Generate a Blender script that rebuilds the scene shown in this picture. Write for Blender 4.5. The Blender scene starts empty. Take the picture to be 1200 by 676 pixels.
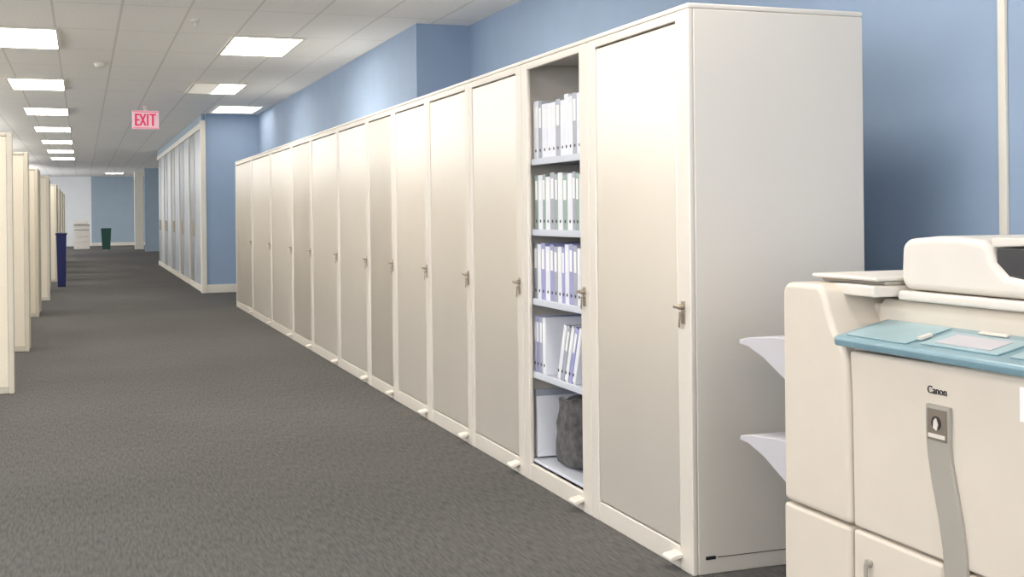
import bpy, bmesh, math, random
from mathutils import Vector, Matrix, Euler
random.seed(7)
scene = bpy.context.scene
scene.view_settings.view_transform = 'Standard'
scene.view_settings.look = 'None'

# ------------------------------------------------------------ materials
def lin(c):
    return tuple(((v/255)/12.92 if v/255 <= .04045 else ((v/255+.055)/1.055)**2.4) for v in c)+(1,)

def mat(name, rgb, rough=.5, metal=0., spec=.5, noise=0., nscale=20., bump=0., emit=None, estr=0., stretch=(1,1,1), coat=0.):
    m = bpy.data.materials.new(name); m.use_nodes = True
    nt = m.node_tree; b = nt.nodes['Principled BSDF']
    c = lin(rgb)
    b.inputs['Base Color'].default_value = c
    b.inputs['Roughness'].default_value = rough
    b.inputs['Metallic'].default_value = metal
    b.inputs['Specular IOR Level'].default_value = spec
    b.inputs['Coat Weight'].default_value = coat
    b.inputs['Coat Roughness'].default_value = .25
    if emit:
        b.inputs['Emission Color'].default_value = lin(emit)
        b.inputs['Emission Strength'].default_value = estr
    if noise or bump:
        tc = nt.nodes.new('ShaderNodeTexCoord'); mp = nt.nodes.new('ShaderNodeMapping')
        mp.inputs['Scale'].default_value = stretch
        n = nt.nodes.new('ShaderNodeTexNoise'); n.inputs['Scale'].default_value = nscale
        n.inputs['Detail'].default_value = 3
        nt.links.new(tc.outputs['Object'], mp.inputs[0]); nt.links.new(mp.outputs[0], n.inputs['Vector'])
        if noise:
            r = nt.nodes.new('ShaderNodeValToRGB')
            r.color_ramp.elements[0].position = .3; r.color_ramp.elements[1].position = .7
            r.color_ramp.elements[0].color = tuple(v*(1-noise) for v in c[:3])+(1,)
            r.color_ramp.elements[1].color = tuple(min(1, v*(1+noise)) for v in c[:3])+(1,)
            nt.links.new(n.outputs['Fac'], r.inputs[0]); nt.links.new(r.outputs[0], b.inputs['Base Color'])
        if bump:
            bp = nt.nodes.new('ShaderNodeBump'); bp.inputs['Strength'].default_value = bump
            bp.inputs['Distance'].default_value = .002
            nt.links.new(n.outputs['Fac'], bp.inputs['Height']); nt.links.new(bp.outputs[0], b.inputs['Normal'])
    return m

M = {}
M['blue'] = mat('blue_wall_paint', (148,168,194), .75, noise=.03, nscale=3, bump=.05)
M['greyblue'] = mat('grey_blue_wall_paint', (160,176,190), .8, noise=.03, nscale=2)
M['white_wall'] = mat('white_wall_paint', (236,238,240), .8, noise=.02, nscale=2)
M['cream_trim'] = mat('cream_trim', (226,220,208), .5, noise=.02, nscale=6)
M['cab'] = mat('cabinet_enamel', (220,213,203), .40, metal=.15, spec=.6, noise=.015, nscale=2, bump=.02)
M['cab_door'] = mat('cabinet_door_enamel', (222,215,205), .33, metal=.48, spec=.7, noise=.015, nscale=2)
M['cab_dark'] = mat('cabinet_door_taupe', (202,195,184), .33, metal=.5, spec=.7, noise=.03, nscale=2)
M['cab_in'] = mat('cabinet_interior', (200,204,214), .5, noise=.02, nscale=5)
M['gap'] = mat('gap_shadow', (95,86,76), .9, noise=.05, nscale=5)
M['steel'] = mat('brushed_steel', (180,170,156), .3, metal=.9, noise=.05, nscale=60)
M['black'] = mat('black_rubber', (28,28,30), .6, noise=.05, nscale=20)
M['pedal'] = mat('pedal_plastic', (218,211,200), .4, noise=.02, nscale=20)
M['cream'] = mat('copier_cream_plastic', (210,200,187), .45, noise=.015, nscale=8, bump=.02)
M['cream2'] = mat('copier_light_plastic', (218,211,202), .42, noise=.015, nscale=8)
M['grey_pl'] = mat('copier_grey_plastic', (160,155,146), .4, noise=.03, nscale=8)
M['seam'] = mat('copier_seam', (120,110,98), .8, noise=.03, nscale=8)
M['tray'] = mat('tray_plastic', (190,187,193), .45, noise=.02, nscale=8)
M['teal'] = mat('teal_panel_plastic', (120,152,164), .3, noise=.06, nscale=9, coat=.3)
M['teal_l'] = mat('pale_teal_plastic', (152,180,188), .3, noise=.05, nscale=9, coat=.3)
M['dark'] = mat('dark_plastic', (38,36,38), .4, noise=.05, nscale=9)
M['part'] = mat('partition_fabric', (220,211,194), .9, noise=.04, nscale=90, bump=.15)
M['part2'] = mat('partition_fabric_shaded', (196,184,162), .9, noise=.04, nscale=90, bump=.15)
M['cap'] = mat('partition_trim', (196,189,176), .5, noise=.02, nscale=9)
M['navy'] = mat('navy_plastic', (24,36,96), .5, noise=.04, nscale=9)
M['green'] = mat('green_plastic', (34,76,68), .5, noise=.04, nscale=9)
M['glass'] = mat('tinted_office_glass', (176,186,198), .3, spec=.6, noise=.03, nscale=1)
M['glassd'] = mat('darker_office_glass', (140,146,156), .3, spec=.6, noise=.03, nscale=1)  # darker pane tone, alternates with the lighter glass
M['lamp'] = mat('light_diffuser', (255,255,255), .6, noise=.01, nscale=9, emit=(255,248,236), estr=16)
M['lamp_soft'] = mat('light_diffuser_soft', (255,255,255), .6, noise=.01, nscale=9, emit=(255,247,233), estr=5)
M['lamp_off'] = mat('light_diffuser_unlit', (225,224,215), .6, noise=.01, nscale=9, emit=(255,246,228), estr=.35)
M['lampframe'] = mat('light_frame', (225,222,212), .5, noise=.01, nscale=9)
M['exit_w'] = mat('exit_sign_face', (240,208,214), .5, noise=.01, nscale=9, emit=(255,205,215), estr=.3)
M['exit_r'] = mat('exit_sign_letters', (215,60,95), .5, noise=.01, nscale=9, emit=(235,60,110), estr=.35)
M['b_white'] = mat('binder_white', (228,230,238), .4, noise=.03, nscale=9)
M['b_green'] = mat('binder_sage', (150,168,160), .4, noise=.03, nscale=9)
M['b_blue'] = mat('binder_lilac', (156,158,204), .4, noise=.03, nscale=9)
M['b_grey'] = mat('binder_grey', (164,168,180), .4, noise=.03, nscale=9)
M['paper'] = mat('paper', (240,240,240), .8, noise=.02, nscale=60, stretch=(1,1,40))
M['basket'] = mat('dark_bag_fabric', (84,82,82), .7, noise=.5, nscale=26, bump=.6)
M['liner'] = mat('bag_liner', (128,126,126), .5, noise=.25, nscale=18, bump=.5)

# carpet
def carpet():
    m = bpy.data.materials.new('carpet'); m.use_nodes = True
    nt = m.node_tree; b = nt.nodes['Principled BSDF']; L = nt.links
    tc = nt.nodes.new('ShaderNodeTexCoord')
    def noise(scale, st, det=2):
        mp = nt.nodes.new('ShaderNodeMapping'); mp.inputs['Scale'].default_value = st
        n = nt.nodes.new('ShaderNodeTexNoise'); n.inputs['Scale'].default_value = scale; n.inputs['Detail'].default_value = det
        L.new(tc.outputs['Object'], mp.inputs[0]); L.new(mp.outputs[0], n.inputs['Vector']); return n
    n1 = noise(30, (3.2,.4,1)); n2 = noise(150, (1,1,1)); n3 = noise(.7, (1,1,1))
    a = nt.nodes.new('ShaderNodeMix'); a.data_type='FLOAT'; a.inputs[0].default_value=.35
    L.new(n1.outputs['Fac'], a.inputs[2]); L.new(n2.outputs['Fac'], a.inputs[3])
    a2 = nt.nodes.new('ShaderNodeMix'); a2.data_type='FLOAT'; a2.inputs[0].default_value=.15
    L.new(a.outputs[0], a2.inputs[2]); L.new(n3.outputs['Fac'], a2.inputs[3])
    r = nt.nodes.new('ShaderNodeValToRGB')
    r.color_ramp.elements[0].position=.34; r.color_ramp.elements[1].position=.66
    r.color_ramp.elements[0].color=lin((72,71,71)); r.color_ramp.elements[1].color=lin((103,101,99))
    L.new(a2.outputs[0], r.inputs[0]); L.new(r.outputs[0], b.inputs['Base Color'])
    b.inputs['Roughness'].default_value=.95; b.inputs['Specular IOR Level'].default_value=.1
    bp = nt.nodes.new('ShaderNodeBump'); bp.inputs['Strength'].default_value=.08; bp.inputs['Distance'].default_value=.003
    L.new(a.outputs[0], bp.inputs['Height']); L.new(bp.outputs[0], b.inputs['Normal'])
    return m
M['carpet'] = carpet()

# ceiling tiles with T-bar grid
def ceiling_mat():
    m = bpy.data.materials.new('ceiling_tile'); m.use_nodes = True
    nt = m.node_tree; b = nt.nodes['Principled BSDF']; L = nt.links
    tc = nt.nodes.new('ShaderNodeTexCoord'); sp = nt.nodes.new('ShaderNodeSeparateXYZ')
    L.new(tc.outputs['Object'], sp.inputs[0])
    def line(out, off, pitch, w):
        ad = nt.nodes.new('ShaderNodeMath'); ad.operation='ADD'; ad.inputs[1].default_value=off+100*pitch
        L.new(out, ad.inputs[0])
        mo = nt.nodes.new('ShaderNodeMath'); mo.operation='MODULO'; mo.inputs[1].default_value=pitch
        L.new(ad.outputs[0], mo.inputs[0])
        lt = nt.nodes.new('ShaderNodeMath'); lt.operation='LESS_THAN'; lt.inputs[1].default_value=w
        L.new(mo.outputs[0], lt.inputs[0]); return lt
    lx = line(sp.outputs[0], .22+.01, .54, .02); ly = line(sp.outputs[1], -11.7+.01+1.433*20, 1.433, .02)
    mx = nt.nodes.new('ShaderNodeMath'); mx.operation='MAXIMUM'
    L.new(lx.outputs[0], mx.inputs[0]); L.new(ly.outputs[0], mx.inputs[1])
    n = nt.nodes.new('ShaderNodeTexNoise'); n.inputs['Scale'].default_value=60; n.inputs['Detail'].default_value=4
    L.new(tc.outputs['Object'], n.inputs['Vector'])
    r = nt.nodes.new('ShaderNodeValToRGB')
    r.color_ramp.elements[0].position=.35; r.color_ramp.elements[1].position=.6
    r.color_ramp.elements[0].color=lin((238,236,231)); r.color_ramp.elements[1].color=lin((248,247,244))
    L.new(n.outputs['Fac'], r.inputs[0])
    mc = nt.nodes.new('ShaderNodeMix'); mc.data_type='RGBA'; mc.inputs[7].default_value=lin((222,219,213))
    L.new(mx.outputs[0], mc.inputs[0]); L.new(r.outputs[0], mc.inputs[6]); L.new(mc.outputs[2], b.inputs['Base Color'])
    b.inputs['Roughness'].default_value=.9
    return m
M['ceil'] = ceiling_mat()

# ------------------------------------------------------------ mesh builder
class B:
    def __init__(s): s.v=[]; s.f=[]; s.m=[]; s.names=[]
    def mi(s, n):
        if n not in s.names: s.names.append(n)
        return s.names.index(n)
    def add(s, vs, fs, m, xf=None):
        o=len(s.v); i=s.mi(m)
        for p in vs:
            p=Vector(p)
            if xf is not None: p = xf @ p
            s.v.append(p)
        for f in fs: s.f.append([a+o for a in f]); s.m.append(i)
    def box(s,x0,x1,y0,y1,z0,z1,m,xf=None):
        vs=[(x0,y0,z0),(x1,y0,z0),(x1,y1,z0),(x0,y1,z0),(x0,y0,z1),(x1,y0,z1),(x1,y1,z1),(x0,y1,z1)]
        s.add(vs,[(0,3,2,1),(4,5,6,7),(0,1,5,4),(1,2,6,5),(2,3,7,6),(3,0,4,7)],m,xf)
    def prism(s, poly, axis, a0, a1, m, xf=None):
        def P(p,a):
            return {'x':(a,p[0],p[1]),'y':(p[0],a,p[1]),'z':(p[0],p[1],a)}[axis]
        n=len(poly); vs=[P(p,a0) for p in poly]+[P(p,a1) for p in poly]
        fs=[tuple(range(n))[::-1], tuple(range(n,2*n))]+[(i,(i+1)%n,n+(i+1)%n,n+i) for i in range(n)]
        s.add(vs,fs,m,xf)
    def cyl(s,c,r,h,axis,m,n=16,r2=None):
        r2=r if r2 is None else r2
        vs=[]
        for k,(rr,t) in enumerate(((r,0),(r2,h))):
            for i in range(n):
                a=2*math.pi*i/n; u=rr*math.cos(a); w=rr*math.sin(a)
                vs.append({'x':(c[0]+t,c[1]+u,c[2]+w),'y':(c[0]+u,c[1]+t,c[2]+w),'z':(c[0]+u,c[1]+w,c[2]+t)}[axis])
        fs=[tuple(range(n))[::-1],tuple(range(n,2*n))]+[(i,(i+1)%n,n+(i+1)%n,n+i) for i in range(n)]
        s.add(vs,fs,m)
    def obj(s,name,bevel=0,seg=2,parent=None,angle=30,smooth=True):
        me=bpy.data.meshes.new(name)
        me.from_pydata([tuple(v) for v in s.v],[],s.f)
        for n in s.names: me.materials.append(M[n])
        for p,i in zip(me.polygons,s.m): p.material_index=i
        bm=bmesh.new(); bm.from_mesh(me); bmesh.ops.recalc_face_normals(bm,faces=bm.faces); bm.to_mesh(me); bm.free()
        o=bpy.data.objects.new(name,me); scene.collection.objects.link(o)
        if bevel:
            md=o.modifiers.new('bevel','BEVEL'); md.width=bevel; md.segments=seg; md.limit_method='ANGLE'
            md.angle_limit=math.radians(angle); md.harden_normals=False
        if smooth and bevel:
            for p in me.polygons: p.use_smooth=True
            w=o.modifiers.new('wn','WEIGHTED_NORMAL'); w.keep_sharp=False
        if parent: o.parent=parent
        return o
def empty(name):
    e=bpy.data.objects.new(name,None); scene.collection.objects.link(e); e.empty_display_size=.1; return e

# ------------------------------------------------------------ room shell
CZ=3.065
def single(name,args,m,bevel=0):
    b=B(); b.box(*args,m); return b.obj(name,bevel)
single('floor',(-6.2,6.2,-4.2,58.2,-.1,0),'carpet')
single('ceiling',(-6.2,6.2,-4.2,58.2,CZ,CZ+.1),'ceil')
b=B(); b.box(-6.2,-6.05,-4.2,58.2,0,.8,'white_wall'); b.box(-6.2,-6.05,-4.2,58.2,2.85,CZ,'white_wall')
for k in range(14): b.box(-6.2,-6.05,-4.2+k*4.6,-3.6+k*4.6,.8,2.85,'white_wall')  # gaps between piers added in this unseen wall so world light gets in
b.obj('wall_left')
b=B(); b.box(-6.05,6.2,-4.2,-4.05,0,.8,'white_wall'); b.box(-6.05,6.2,-4.2,-4.05,2.85,CZ,'white_wall')
for x in (-6.05,-3.2,-.4,2.4,5.6): b.box(x,x+.4,-4.2,-4.05,.8,2.85,'white_wall')  # same added openings behind the camera, shaped to admit light
b.obj('wall_back')
single('wall_right',(3.39,3.54,-4.05,10.55,0,CZ),'blue')
single('wall_right_projection',(2.88,3.54,10.55,21.0,0,CZ),'blue')
single('wall_cross',(1.99,3.54,21.0,21.15,0,CZ),'blue')
single('wall_end',(.36,6.2,56,56.15,0,CZ),'greyblue')
single('wall_end_bright',(-6.05,.36,56,56.15,0,CZ),'white_wall')
single('wall_far_cross',(2.15,6.2,46,46.15,0,CZ),'greyblue')
single('wall_office_side',(2.0,6.2,33.75,33.9,0,CZ),'greyblue')
single('column_far',(1.92,2.25,49.2,49.55,0,CZ),'cream_trim')
single('baseboard_cross',(1.97,2.88,20.975,21.0,0,.14),'cream_trim',.004)
single('baseboard_right',(3.37,3.39,-4,10.53,0,.12),'cream_trim',.004)
single('baseboard_end',(.36,6,55.975,56.0,0,.14),'cream_trim',.004)
single('trim_wall_strip',(3.372,3.39,3.715,3.755,0,CZ),'cream_trim',.004)
single('trim_corner_post',(1.90,1.985,20.96,21.14,0,2.95),'cream_trim',.004)

# office glazed fronts on the right
b=B()
X=1.92
n=5; w=(33.7-21.15)/n
for i in range(n):
    y0=21.15+i*w; y1=y0+w
    b.box(X,X+.05,y0,y0+.16,.0,2.9,'cream_trim')
    b.box(X+.02,X+.035,y0+.16,y0+w*.58,.1,2.82,'glass')
    b.box(X+.01,X+.05,y0+w*.58,y0+w*.58+.06,.1,2.82,'cap')
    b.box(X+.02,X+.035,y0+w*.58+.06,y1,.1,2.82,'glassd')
    b.box(X-.03,X+.01,y0+w*.58+.02,y0+w*.58+.04,.95,1.2,'steel')
b.box(X,X+.07,21.15,33.7,0,.1,'cream_trim'); b.box(X-.01,X+.08,21.15,33.75,2.82,2.92,'cream_trim')
b.box(X+.01,X+.07,21.15,33.75,2.92,CZ,'greyblue')
b.obj('office_glass_partition')

# ------------------------------------------------------------ ceiling lights
def light(x0,x1,y0,y1,half=False,m='lamp'):
    e=empty('ceiling_light_panel')
    b=B(); z=CZ; t=.03
    b.box(x0-t,x0,y0-t,y1+t,z-.018,z,'lampframe'); b.box(x1,x1+t,y0-t,y1+t,z-.018,z,'lampframe')
    b.box(x0,x1,y0-t,y0,z-.018,z,'lampframe'); b.box(x0,x1,y1,y1+t,z-.018,z,'lampframe')
    b.obj('frame',parent=e)
    b=B()
    if half:
        xm=(x0+x1)/2
        b.box(x0,xm,y0,y1,z-.008,z-.001,'lamp_off'); b.box(xm,x1,y0,y1,z-.008,z-.001,m)
    else: b.box(x0,x1,y0,y1,z-.008,z-.001,m)
    b.obj('diffuser',parent=e)
for k in range(-3,7):
    y0=11.7+4.3*k
    light(-.86,-.22,y0+.04,y0+1.36)
for k in range(-3,2):
    y0=11.7+4.3*k
    light(1.40,2.05,y0+.04,y0+1.36,half=(k==1))
light(2.05,2.72,19.3,20.6,m='lamp_soft')
light(.9,1.55,50.5,51.8); light(2.9,3.5,51.5,52.8)  # extra panels added to brighten the far hall

def area(name,loc,rot,sx,sy,power,col):
    l=bpy.data.lights.new(name,'AREA'); l.shape='RECTANGLE'; l.size=sx; l.size_y=sy; l.energy=power; l.color=col
    o=bpy.data.objects.new(name,l); scene.collection.objects.link(o); o.location=loc; o.rotation_euler=rot; return o
for k in range(7):
    area('unseen_ceiling_fill',(-2.7,2+7.2*k,2.1),(math.radians(180),math.radians(-28),0),.6,4.5,175 if k<6 else 230,(1,.98,.95))  # unseen area lights added over the cubicles to brighten the ceiling
for k in range(5):
    area('unseen_fill_light',(-5.9,0+9.2*k,1.85),(math.radians(95),0,math.radians(-90)),7.5,1.9,145,(.94,.965,1))  # added area lights along the unseen left wall, filling the cabinet fronts
area('unseen_fill_light',(-.5,-3.9,1.95),(math.radians(97),0,0),7.5,1.7,180,(.96,.97,1))  # added fill behind the camera for the cabinet side and right wall
area('unseen_fill_light',(-3.5,50.0,1.85),(math.radians(90),0,math.radians(-90)),7.5,1.9,200,(.97,.98,1))  # added fill, out of view, to lift the far end

# exit sign
e=empty('exit_sign')
b=B(); sx,sy=.94,19.6
b.box(sx-.2,sx+.2,sy-.03,sy+.03,2.69,2.98,'exit_w'); b.box(sx-.03,sx+.03,sy-.02,sy+.02,2.98,CZ,'lampframe')
b.obj('housing',.008,parent=e)
b=B(); yy=sy-.035
def seg(u0,u1,z0,z1): b.box(sx+u0,sx+u1,yy,yy+.006,2.69+z0,2.69+z1,'exit_r')
seg(-.16,-.13,.05,.24)
for zz in (.05,.13,.215): seg(-.14,-.09,zz,zz+.025)
for s_ in (-1,1):
    c=Matrix.Translation((sx-.04,0,2.835))@Matrix.Rotation(s_*math.radians(24),4,'Y')@Matrix.Translation((-sx+.04,0,-2.835))
    b.box(sx-.053,sx-.027,yy,yy+.006,2.735,2.935,'exit_r',c)
seg(.02,.045,.05,.24); seg(.06,.16,.215,.24); seg(.095,.125,.05,.22)
seg(-.19,.19,.265,.275); seg(-.19,.19,.012,.022)
b.obj('letters',parent=e)
b=B(); b.cyl((.2,14.3,CZ-.045),.05,.045,'z','lampframe',20,.07); b.obj('smoke_detector',.004)
b=B(); b.cyl((.95,10.9,CZ-.012),.04,.012,'z','lampframe',16); b.cyl((.95,10.9,CZ-.05),.008,.04,'z','lampframe',10); b.cyl((.95,10.9,CZ-.056),.02,.006,'z','lampframe',14); b.obj('sprinkler_head')

# ------------------------------------------------------------ rotary file cabinets
XF,XB,H=2.088,2.848,2.10
ys=[3.892,4.816,5.66,6.52,7.40,8.295,9.13,10.29,11.57,12.72,14.26,15.92,17.69]
def cabinet(i,y0,y1,openc=False,dark=False):
    y1-=.002
    e=empty('rotary_file_cabinet')
    b=B()
    near=.10 if i<2 else .085; far=.075 if i<2 else .045
    fw=.022
    b.box(XF+fw,XB,y0,y0+.02,0,H-.02,'cab'); b.box(XF+fw,XB,y1-.02,y1,0,H-.02,'cab')
    b.box(XB-.015,XB,y0+.02,y1-.02,0,H-.02,'cab')
    b.box(XF,XB,y0,y1,H-.02,H,'cab')
    b.box(XF,XF+fw,y0,y0+near,0,H-.02,'cab'); b.box(XF,XF+fw,y1-far,y1,0,H-.02,'cab')
    b.box(XF,XF+fw,y0+near,y1-far,H-.055,H-.02,'cab')
    b.box(XF+.002,XF+fw,y0+near,y1-far,.0,.085,'cab')
    b.box(XF+fw,XB-.015,y0+.02,y1-.02,.09,.105,'cab_in')
    b.obj('frame',.005,2,parent=e)
    if i==0:
        b=B(); b.box(2.14,2.18,y0-.004,y0+.002,.055,.067,'black'); b.box(2.19,XB-.01,y0-.001,y0+.002,.059,.062,'gap')
        b.obj('side_base_seam',parent=e)
    if not openc:
        b=B(); g=.006
        b.box(XF+.004,XF+.020,y0+near+g,y1-far-g,.085+g,H-.055-g,'cab_dark' if dark else 'cab_door')
        b.obj('door',.004,2,parent=e)
        b=B(); b.box(XF+.0205,XF+.028,y0+near-.02,y1-far+.02,.075,H-.05,'gap'); b.obj('door_gap_shade',parent=e)  # dark backing sheet: shade of the gap around the door put into colour
    else:
        IY0,IY1=y0+.022,y1-.022
        b=B()
        for z in (1.59,1.24,.895,.53):
            b.box(XF+.03,XB-.03,IY0,IY1,z-.012,z+.006,'cab_in')
            b.box(XF+.025,XF+.037,IY0+.03,IY1,z-.02,z+.012,'cab_in')
        b.box(XF+.42,XF+.43,IY0,IY1,.11,2.05,'cab_in')
        b.obj('shelves',.002,1,parent=e)
    b=B(); hy=y0+near*.55; hz=.965
    b.box(XF-.004,XF,hy-.014,hy+.014,hz-.045,hz+.04,'steel')
    b.cyl((XF-.022,hy,hz+.018),.011,.02,'x','steel',14)
    b.box(XF-.032,XF-.022,hy-.024,hy+.024,hz+.012,hz+.025,'steel')
    b.box(XF-.02,XF-.004,hy-.003,hy+.003,hz-.012,hz+.0,'steel')
    c=Matrix.Translation((0,hy,hz-.01))@Matrix.Rotation(math.radians(12),4,'X')@Matrix.Translation((0,-hy,-hz+.01))
    b.box(XF-.016,XF-.013,hy-.008,hy+.008,hz-.06,hz-.008,'steel',c)
    b.obj('lock_handle',.002,1,parent=e)
    b=B(); py=y0+near+.02
    b.prism([(XF+.005,.047),(XF+.005,.062),(XF-.038,.054),(XF-.048,.048),(XF-.048,.036),(XF-.035,.034)],'y',py-.036,py+.036,'pedal')
    b.obj('foot_pedal',.004,2,parent=e)
for i in range(12):
    cabinet(i,ys[i],ys[i+1],openc=(i==1),dark=(i in (5,8,11)))

oy0,oy1=ys[1],ys[2]
IY0,IY1=oy0+.022,oy1-.024
def binder(b,y,w,z0,h,m,tilt=0,x=XF+.045,d=.28):
    xf=Matrix.Translation((0,y,z0))@Matrix.Rotation(math.radians(tilt),4,'X')@Matrix.Translation((0,-y,-z0))
    b.box(x,x+d,y,y+.003,z0,z0+h,m,xf); b.box(x,x+d,y+w-.003,y+w,z0,z0+h,m,xf)
    b.box(x-.003,x,y,y+w,z0,z0+h,m,xf)
    b.box(x+.002,x+d-.01,y+.005,y+w-.005,z0+.008,z0+h-.012,'paper',xf)
    if w>.03:
        b.box(x-.005,x-.003,y+w*.22,y+w*.78,z0+h*.55,z0+h*.9,'paper',xf)
        b.cyl((x-.004,y+w*.5,z0+.045),.008,.001,'x','dark',10)
b=B()
near_y=IY0+.085
def row(z0,pal,hh,ws):
    y=near_y
    k=0
    while True:
        w=random.choice(ws); m=pal[k%len(pal)]; k+=1
        if y+w>IY1-.006: break
        binder(b,y,w-.003,z0+.007,hh+random.uniform(-.02,.008),m)
        y+=w
row(1.59,['b_white','b_white','b_grey','b_white'],.285,[.05,.06,.07])
row(1.24,['b_green','b_white','b_green','b_grey','b_white'],.28,[.04,.05,.06])
row(.895,['b_white','b_blue','b_white','b_grey','b_blue'],.285,[.04,.05,.06])
binder(b,near_y,.05,.537,.27,'b_white')
yb=near_y+.10
for k,m in enumerate(['b_white','b_blue','b_white','b_grey','b_white']):
    binder(b,yb+.07+k*.046,.036,.537,.275,m,tilt=20)
for k,m in enumerate(['b_white','b_blue','b_grey','b_white']):
    binder(b,IY1-.006-.042*(k+1),.039,.537,.28,m)
binder(b,near_y,.03,.112,.33,'b_white'); binder(b,near_y+.036,.03,.112,.31,'b_grey')
binder(b,IY1-.032,.022,.115,.33,'b_grey'); binder(b,IY1-.06,.022,.115,.30,'b_white')
bo=b.obj('binders')
def frustum(b,cx,cy,z0,z1,a0,b0,a1,b1,t,m):
    out=[(cx-a0,cy-b0,z0),(cx+a0,cy-b0,z0),(cx+a0,cy+b0,z0),(cx-a0,cy+b0,z0),(cx-a1,cy-b1,z1),(cx+a1,cy-b1,z1),(cx+a1,cy+b1,z1),(cx-a1,cy+b1,z1)]
    inn=[(cx-a0+t,cy-b0+t,z0+t),(cx+a0-t,cy-b0+t,z0+t),(cx+a0-t,cy+b0-t,z0+t),(cx-a0+t,cy+b0-t,z0+t),(cx-a1+t,cy-b1+t,z1),(cx+a1-t,cy-b1+t,z1),(cx+a1-t,cy+b1-t,z1),(cx-a1+t,cy+b1-t,z1)]
    f=[(0,3,2,1),(0,1,5,4),(1,2,6,5),(2,3,7,6),(3,0,4,7),(8,9,10,11),(8,12,13,9),(9,13,14,10),(10,14,15,11),(11,15,12,8),(4,5,13,12),(5,6,14,13),(6,7,15,14),(7,4,12,15)]
    b.add(out+inn,f,m)
# soft dark bag slumped on the bottom shelf with a loose, uneven mouth
b=B(); n=48
def ringpts(z,s,seed,amp,lean=0):
    out=[]
    for i in range(n):
        a=2*math.pi*i/n; ca,sa=math.cos(a),math.sin(a)
        ex=.7; ux=math.copysign(abs(ca)**ex,ca); uy=math.copysign(abs(sa)**ex,sa)
        r=s+amp*(math.sin(5*a+seed*1.3)+.6*math.sin(9*a-seed*2.1)+.5*math.sin(14*a+seed))
        top=(.022*math.sin(2*a+.6)+.012*math.sin(5*a)) if z>.36 else 0
        out.append((XF+.19+.115*r*ux,5.345+lean+.148*r*uy,z+top))
    return out
def skin(rs,m,cap0=False,cap1=False):
    vs=[p for r in rs for p in r]; fs=[]
    if cap0: fs.append(tuple(range(n))[::-1])
    for k in range(len(rs)-1):
        for i in range(n): fs.append((k*n+i,k*n+(i+1)%n,(k+1)*n+(i+1)%n,(k+1)*n+i))
    if cap1: fs.append(tuple(range((len(rs)-1)*n,len(rs)*n)))
    b.add(vs,fs,m)
R_=[(.112,.78,0),(.12,.95,0),(.16,1.03,0),(.21,1.06,-.002),(.26,1.0,-.004),(.31,1.03,-.008),(.36,.94,-.01),(.40,.92,-.012),(.425,.96,-.014)]
skin([ringpts(z,s,k,.016 if k else 0,l) for k,(z,s,l) in enumerate(R_)],'basket',cap0=True)
skin([ringpts(.425,.96,8,.016,-.014),ringpts(.43,.90,8,.016,-.014),ringpts(.30,.80,8,.016,-.014)],'liner',cap1=True)
bg=b.obj('storage_bag')
for p in bg.data.polygons: p.use_smooth=True

# ------------------------------------------------------------ cubicle partitions on the left
def partition(y,xe,ret=.0,h=1.98):
    e=empty('cubicle_partition')
    b=B(); b.box(-3.4,xe-.04,y,y+.07,.05,h-.03,'part'); b.obj('panel',.006,parent=e)
    b=B(); b.box(xe-.04,xe,y-.005,y+.075,0,h,'cap'); b.box(-3.4,xe-.04,y-.004,y+.074,h-.03,h,'cap'); b.box(-3.4,xe-.04,y+.004,y+.066,0,.05,'cap')
    b.obj('trim',.006,parent=e)
    if ret:
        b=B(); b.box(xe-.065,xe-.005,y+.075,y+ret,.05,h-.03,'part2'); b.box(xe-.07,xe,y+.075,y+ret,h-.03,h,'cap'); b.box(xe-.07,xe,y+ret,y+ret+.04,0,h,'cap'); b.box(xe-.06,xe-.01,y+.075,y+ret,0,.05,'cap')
        b.obj('return_panel',.004,parent=e)
for y,xe,r in ((9.8,-.50,0),(12.8,-.51,0.3),(15.2,-.62,0),(17.1,-.56,1.0),(20.4,-.5,0),(22.6,-.55,.5),(26.0,-.5,1.2),(29.5,-.5,1.2),(33,-.5,1.2),(36.5,-.5,1.2)):
    partition(y,xe,r)
b=B(); frustum(b,-.39,24.3,.0,.98,.07,.16,.09,.2,.012,'navy')
b.box(-.49,-.29,24.09,24.51,.98,1.02,'navy'); b.obj('recycling_bin',.008)
b=B(); frustum(b,.86,50.0,0,.80,.15,.15,.19,.19,.012,'green'); b.box(.66,1.06,49.8,50.2,.8,.84,'green'); b.obj('trash_bin',.01)
b=B(); b.box(-.35,.25,50.0,50.7,.03,.75,'cream2'); b.box(-.33,.23,50.05,50.7,.75,.8,'tray'); b.box(-.35,.25,50.0,50.7,.8,1.0,'cream2')
b.box(-.3,.2,50.05,50.6,1.03,1.14,'cream2'); b.box(-.3,.2,49.99,50.0,.3,.32,'tray'); b.box(-.3,.2,49.99,50.0,.52,.54,'tray')
b.box(-.32,.22,50.02,50.68,0,.03,'grey_pl'); b.box(-.35,.25,49.93,50.04,.98,1.03,'tray'); b.obj('office_printer',.01)

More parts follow.
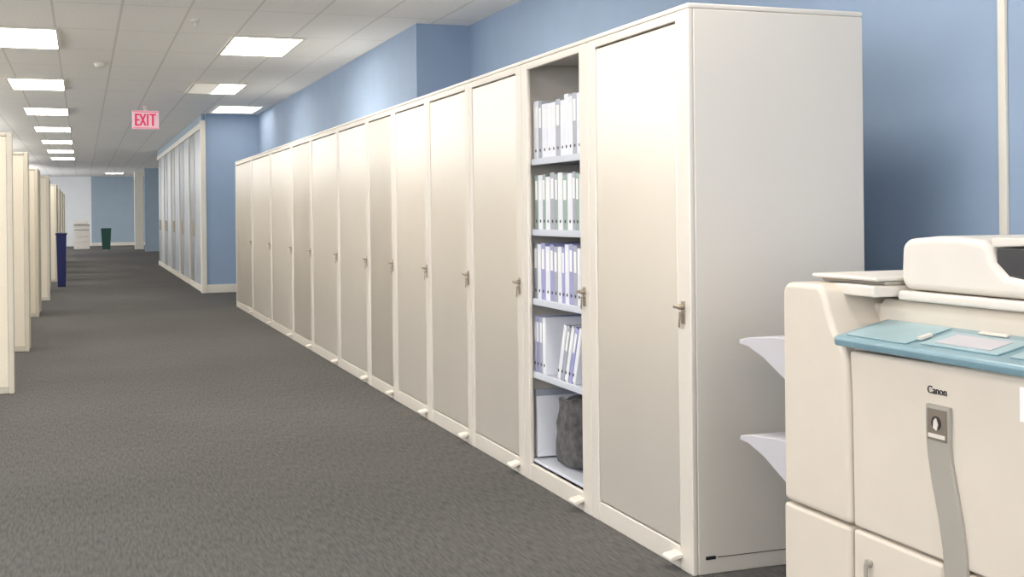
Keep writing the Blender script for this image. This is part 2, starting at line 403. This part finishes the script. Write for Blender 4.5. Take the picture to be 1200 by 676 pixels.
# ------------------------------------------------------------ photocopier
cp=empty('photocopier')
FX=2.05
def arc(cx,cy,r,a0,a1,n=6):
    return [(cx+r*math.cos(math.radians(a0+(a1-a0)*k/n)),cy+r*math.sin(math.radians(a0+(a1-a0)*k/n))) for k in range(n+1)]
b=B()
b.box(FX+.04,2.80,1.93,3.21,.06,.94,'cream')
b.box(2.22,2.80,1.93,3.21,.94,1.06,'cream')
b.box(FX+.08,2.76,1.97,3.17,.0,.06,'dark')
b.obj('core',.01,parent=cp)
poly=[(2.884,.437),(3.225,.437)]+arc(3.185,1.075,.04,0,90)+[(3.03,1.115)]+[(3.005,1.09),(2.985,1.04),(2.955,.985),(2.915,.945),(2.895,.90),(2.888,.80)]
b=B(); b.prism(poly,'x',FX,2.80,'cream'); b.obj('left_tower',.018,4,parent=cp,angle=50)
b=B(); b.box(FX,2.8,2.884,3.225,.05,.430,'cream'); b.obj('left_lower_cover',.012,3,parent=cp)
poly=[(1.93,.437),(2.878,.437),(2.882,.80),(2.888,.90),(2.89,.935),(1.93,.95)]
b=B(); b.prism(poly,'x',FX+.008,FX+.08,'cream'); b.obj('front_door',.010,3,parent=cp,angle=50)
b=B(); b.box(FX+.006,FX+.08,2.50,2.878,.20,.430,'cream'); b.box(FX+.006,FX+.08,2.50,2.878,.05,.194,'cream')
b.box(FX+.006,FX+.08,1.93,2.494,.20,.430,'cream'); b.box(FX+.006,FX+.08,1.93,2.494,.05,.194,'cream')
b.obj('paper_drawers',.012,3,parent=cp)
b=B(); b.cyl((FX-.006,2.80,.352),.012,.014,'x','grey_pl',16); b.box(FX-.014,FX-.004,2.795,2.805,.30,.352,'grey_pl')
b.obj('drawer_lock',.002,1,parent=cp)
L=[(.835,2.551,2.462),(.80,2.552,2.460),(.74,2.550,2.462),(.70,2.545,2.458),(.63,2.530,2.440),(.55,2.508,2.420),(.47,2.492,2.408),(.40,2.486,2.404),(.30,2.488,2.41),(.2,2.494,2.42)]
poly=[(a,z) for z,a,c in L]+[(c,z) for z,a,c in reversed(L)]
b=B(); b.prism(poly,'x',FX-.002,FX+.012,'grey_pl'); b.obj('emblem_strip',.003,2,parent=cp)
b=B(); b.box(FX-.004,FX-.001,2.470,2.542,.745,.825,'seam')
b.cyl((FX-.006,2.507,.79),.018,.004,'x','dark',20)
b.box(FX-.006,FX-.004,2.475,2.537,.752,.762,'cream2')
b.obj('emblem_plate',parent=cp)
b=B(); 
b.prism([(2.515,.778),(2.502,.772),(2.497,.788),(2.505,.804),(2.512,.797)],'x',FX-.009,FX-.006,'cream2'); b.obj('emblem_mark',parent=cp)
b=B(); b.box(FX+.003,FX+.009,2.14,2.225,.84,.92,'paper'); b.obj('sticker',parent=cp)
t=bpy.data.curves.new('label_text','FONT'); t.body='Canon'; t.size=.028; t.extrude=.0008
to=bpy.data.objects.new('label_text',t); scene.collection.objects.link(to); t.materials.append(M['dark'])
to.matrix_world=Matrix.Translation((FX+.006,2.553,.862))@Matrix(((0,0,-1,0),(-1,0,0,0),(0,1,0,0),(0,0,0,1)))
to.parent=cp
b=B(); b.prism([(2.205,.94),(2.205,1.05),(2.225,1.075),(2.80,1.075),(2.80,.94)],'y',1.93,2.95,'cream'); b.obj('top_deck',.008,3,parent=cp)
b=B()
PX0,PZ0,PX1,PZ1=FX-.022,.977,2.212,1.018
b.prism([(PX0-.002,PZ0-.028),(PX0-.006,PZ0-.008),(PX0,PZ0),(PX1,PZ1),(PX1,PZ1-.03),(2.06,PZ0-.03)],'y',1.93,2.915,'teal'); b.obj('control_panel',.006,3,parent=cp)
ang=math.atan2(PZ1-PZ0,PX1-PX0)
xf=Matrix.Translation((PX0,0,PZ0))@Matrix.Rotation(-ang,4,'Y')
b=B()
b.box(.015,.17,2.62,2.88,.0005,.004,'teal_l',xf); b.box(.03,.14,2.30,2.58,.0005,.005,'teal_l',xf)
b.box(.03,.17,2.02,2.26,.0005,.004,'teal_l',xf); b.box(.045,.12,2.34,2.54,.005,.007,'tray',xf)
for k in range(4):
    for j in range(3): b.box(.05+.035*j,.07+.035*j,2.05+.05*k,2.075+.05*k,.004,.010,'cream2',xf)
b.box(.05,.09,2.60,2.615,.004,.012,'cream2',xf); b.box(.15,.165,2.40,2.5,.003,.008,'cream2',xf)
b.obj('panel_keys',.001,1,parent=cp)
b=B(); b.box(2.12,2.76,2.86,3.05,1.085,1.118,'cream2'); b.box(2.16,2.76,2.86,3.17,1.118,1.130,'grey_pl'); b.box(2.13,2.74,2.86,3.18,1.130,1.142,'cream2')
b.obj('output_deck',.006,3,parent=cp)
b=B(); b.box(2.19,2.78,1.93,2.845,1.078,1.105,'cream2'); b.obj('platen_lid',.008,3,parent=cp)
b=B()
prof=[(2.83,1.108)]+[(2.845,1.14),(2.842,1.20)]+arc(2.80,1.212,.042,0,90)[1:]+[(2.70,1.262),(2.60,1.262),(2.52,1.255),(2.49,1.24),(2.475,1.20),(2.43,1.165),(2.30,1.15),(1.93,1.15),(1.93,1.108)]
b.prism(prof,'x',2.20,2.77,'cream2'); b.obj('document_feeder',.022,4,parent=cp,angle=40)
b=B(); b.box(2.215,2.74,1.95,2.46,1.152,1.170,'dark'); b.box(2.215,2.72,2.30,2.475,1.165,1.235,'dark'); b.obj('feeder_slot',.003,parent=cp)
b=B(); b.prism([(2.50,1.235),(2.50,1.262),(2.3,1.262),(1.95,1.30),(1.95,1.285),(2.3,1.245)],'x',2.22,2.75,'cream2'); b.obj('feeder_tray',.004,parent=cp)
for z in (.0,-.335):
    b=B()
    p=[(3.22,.925+z),(3.42,.918+z),(3.60,.900+z),(3.655,.888+z),(3.66,.872+z),(3.60,.868+z),(3.50,.840+z),(3.40,.795+z),(3.30,.755+z),(3.22,.74+z)]
    b.prism(p,'x',2.15,2.17,'tray'); b.prism(p,'x',2.58,2.60,'tray')
    q=[(3.22,.925+z),(3.42,.918+z),(3.60,.900+z),(3.655,.888+z),(3.655,.876+z),(3.60,.886+z),(3.42,.904+z),(3.22,.911+z)]
    b.prism(q,'x',2.17,2.58,'tray')
    b.obj('output_tray',.004,2,parent=cp)

# ------------------------------------------------------------ world + camera
w=bpy.data.worlds.new('World'); scene.world=w; w.use_nodes=True
w.node_tree.nodes['Background'].inputs[0].default_value=(.95,.97,1,1); w.node_tree.nodes['Background'].inputs[1].default_value=.8
cam=bpy.data.cameras.new('camera'); co=bpy.data.objects.new('camera',cam); scene.collection.objects.link(co)
cam.sensor_width=36; cam.lens=42.0; cam.shift_y=-.0755; cam.clip_end=200
R=Matrix.Rotation(math.radians(-19.76),4,'Z')@Matrix.Rotation(math.radians(90),4,'X')@Matrix.Rotation(math.radians(-.6),4,'Z')
co.matrix_world=Matrix.Translation((0,0,1.343))@R
scene.camera=co
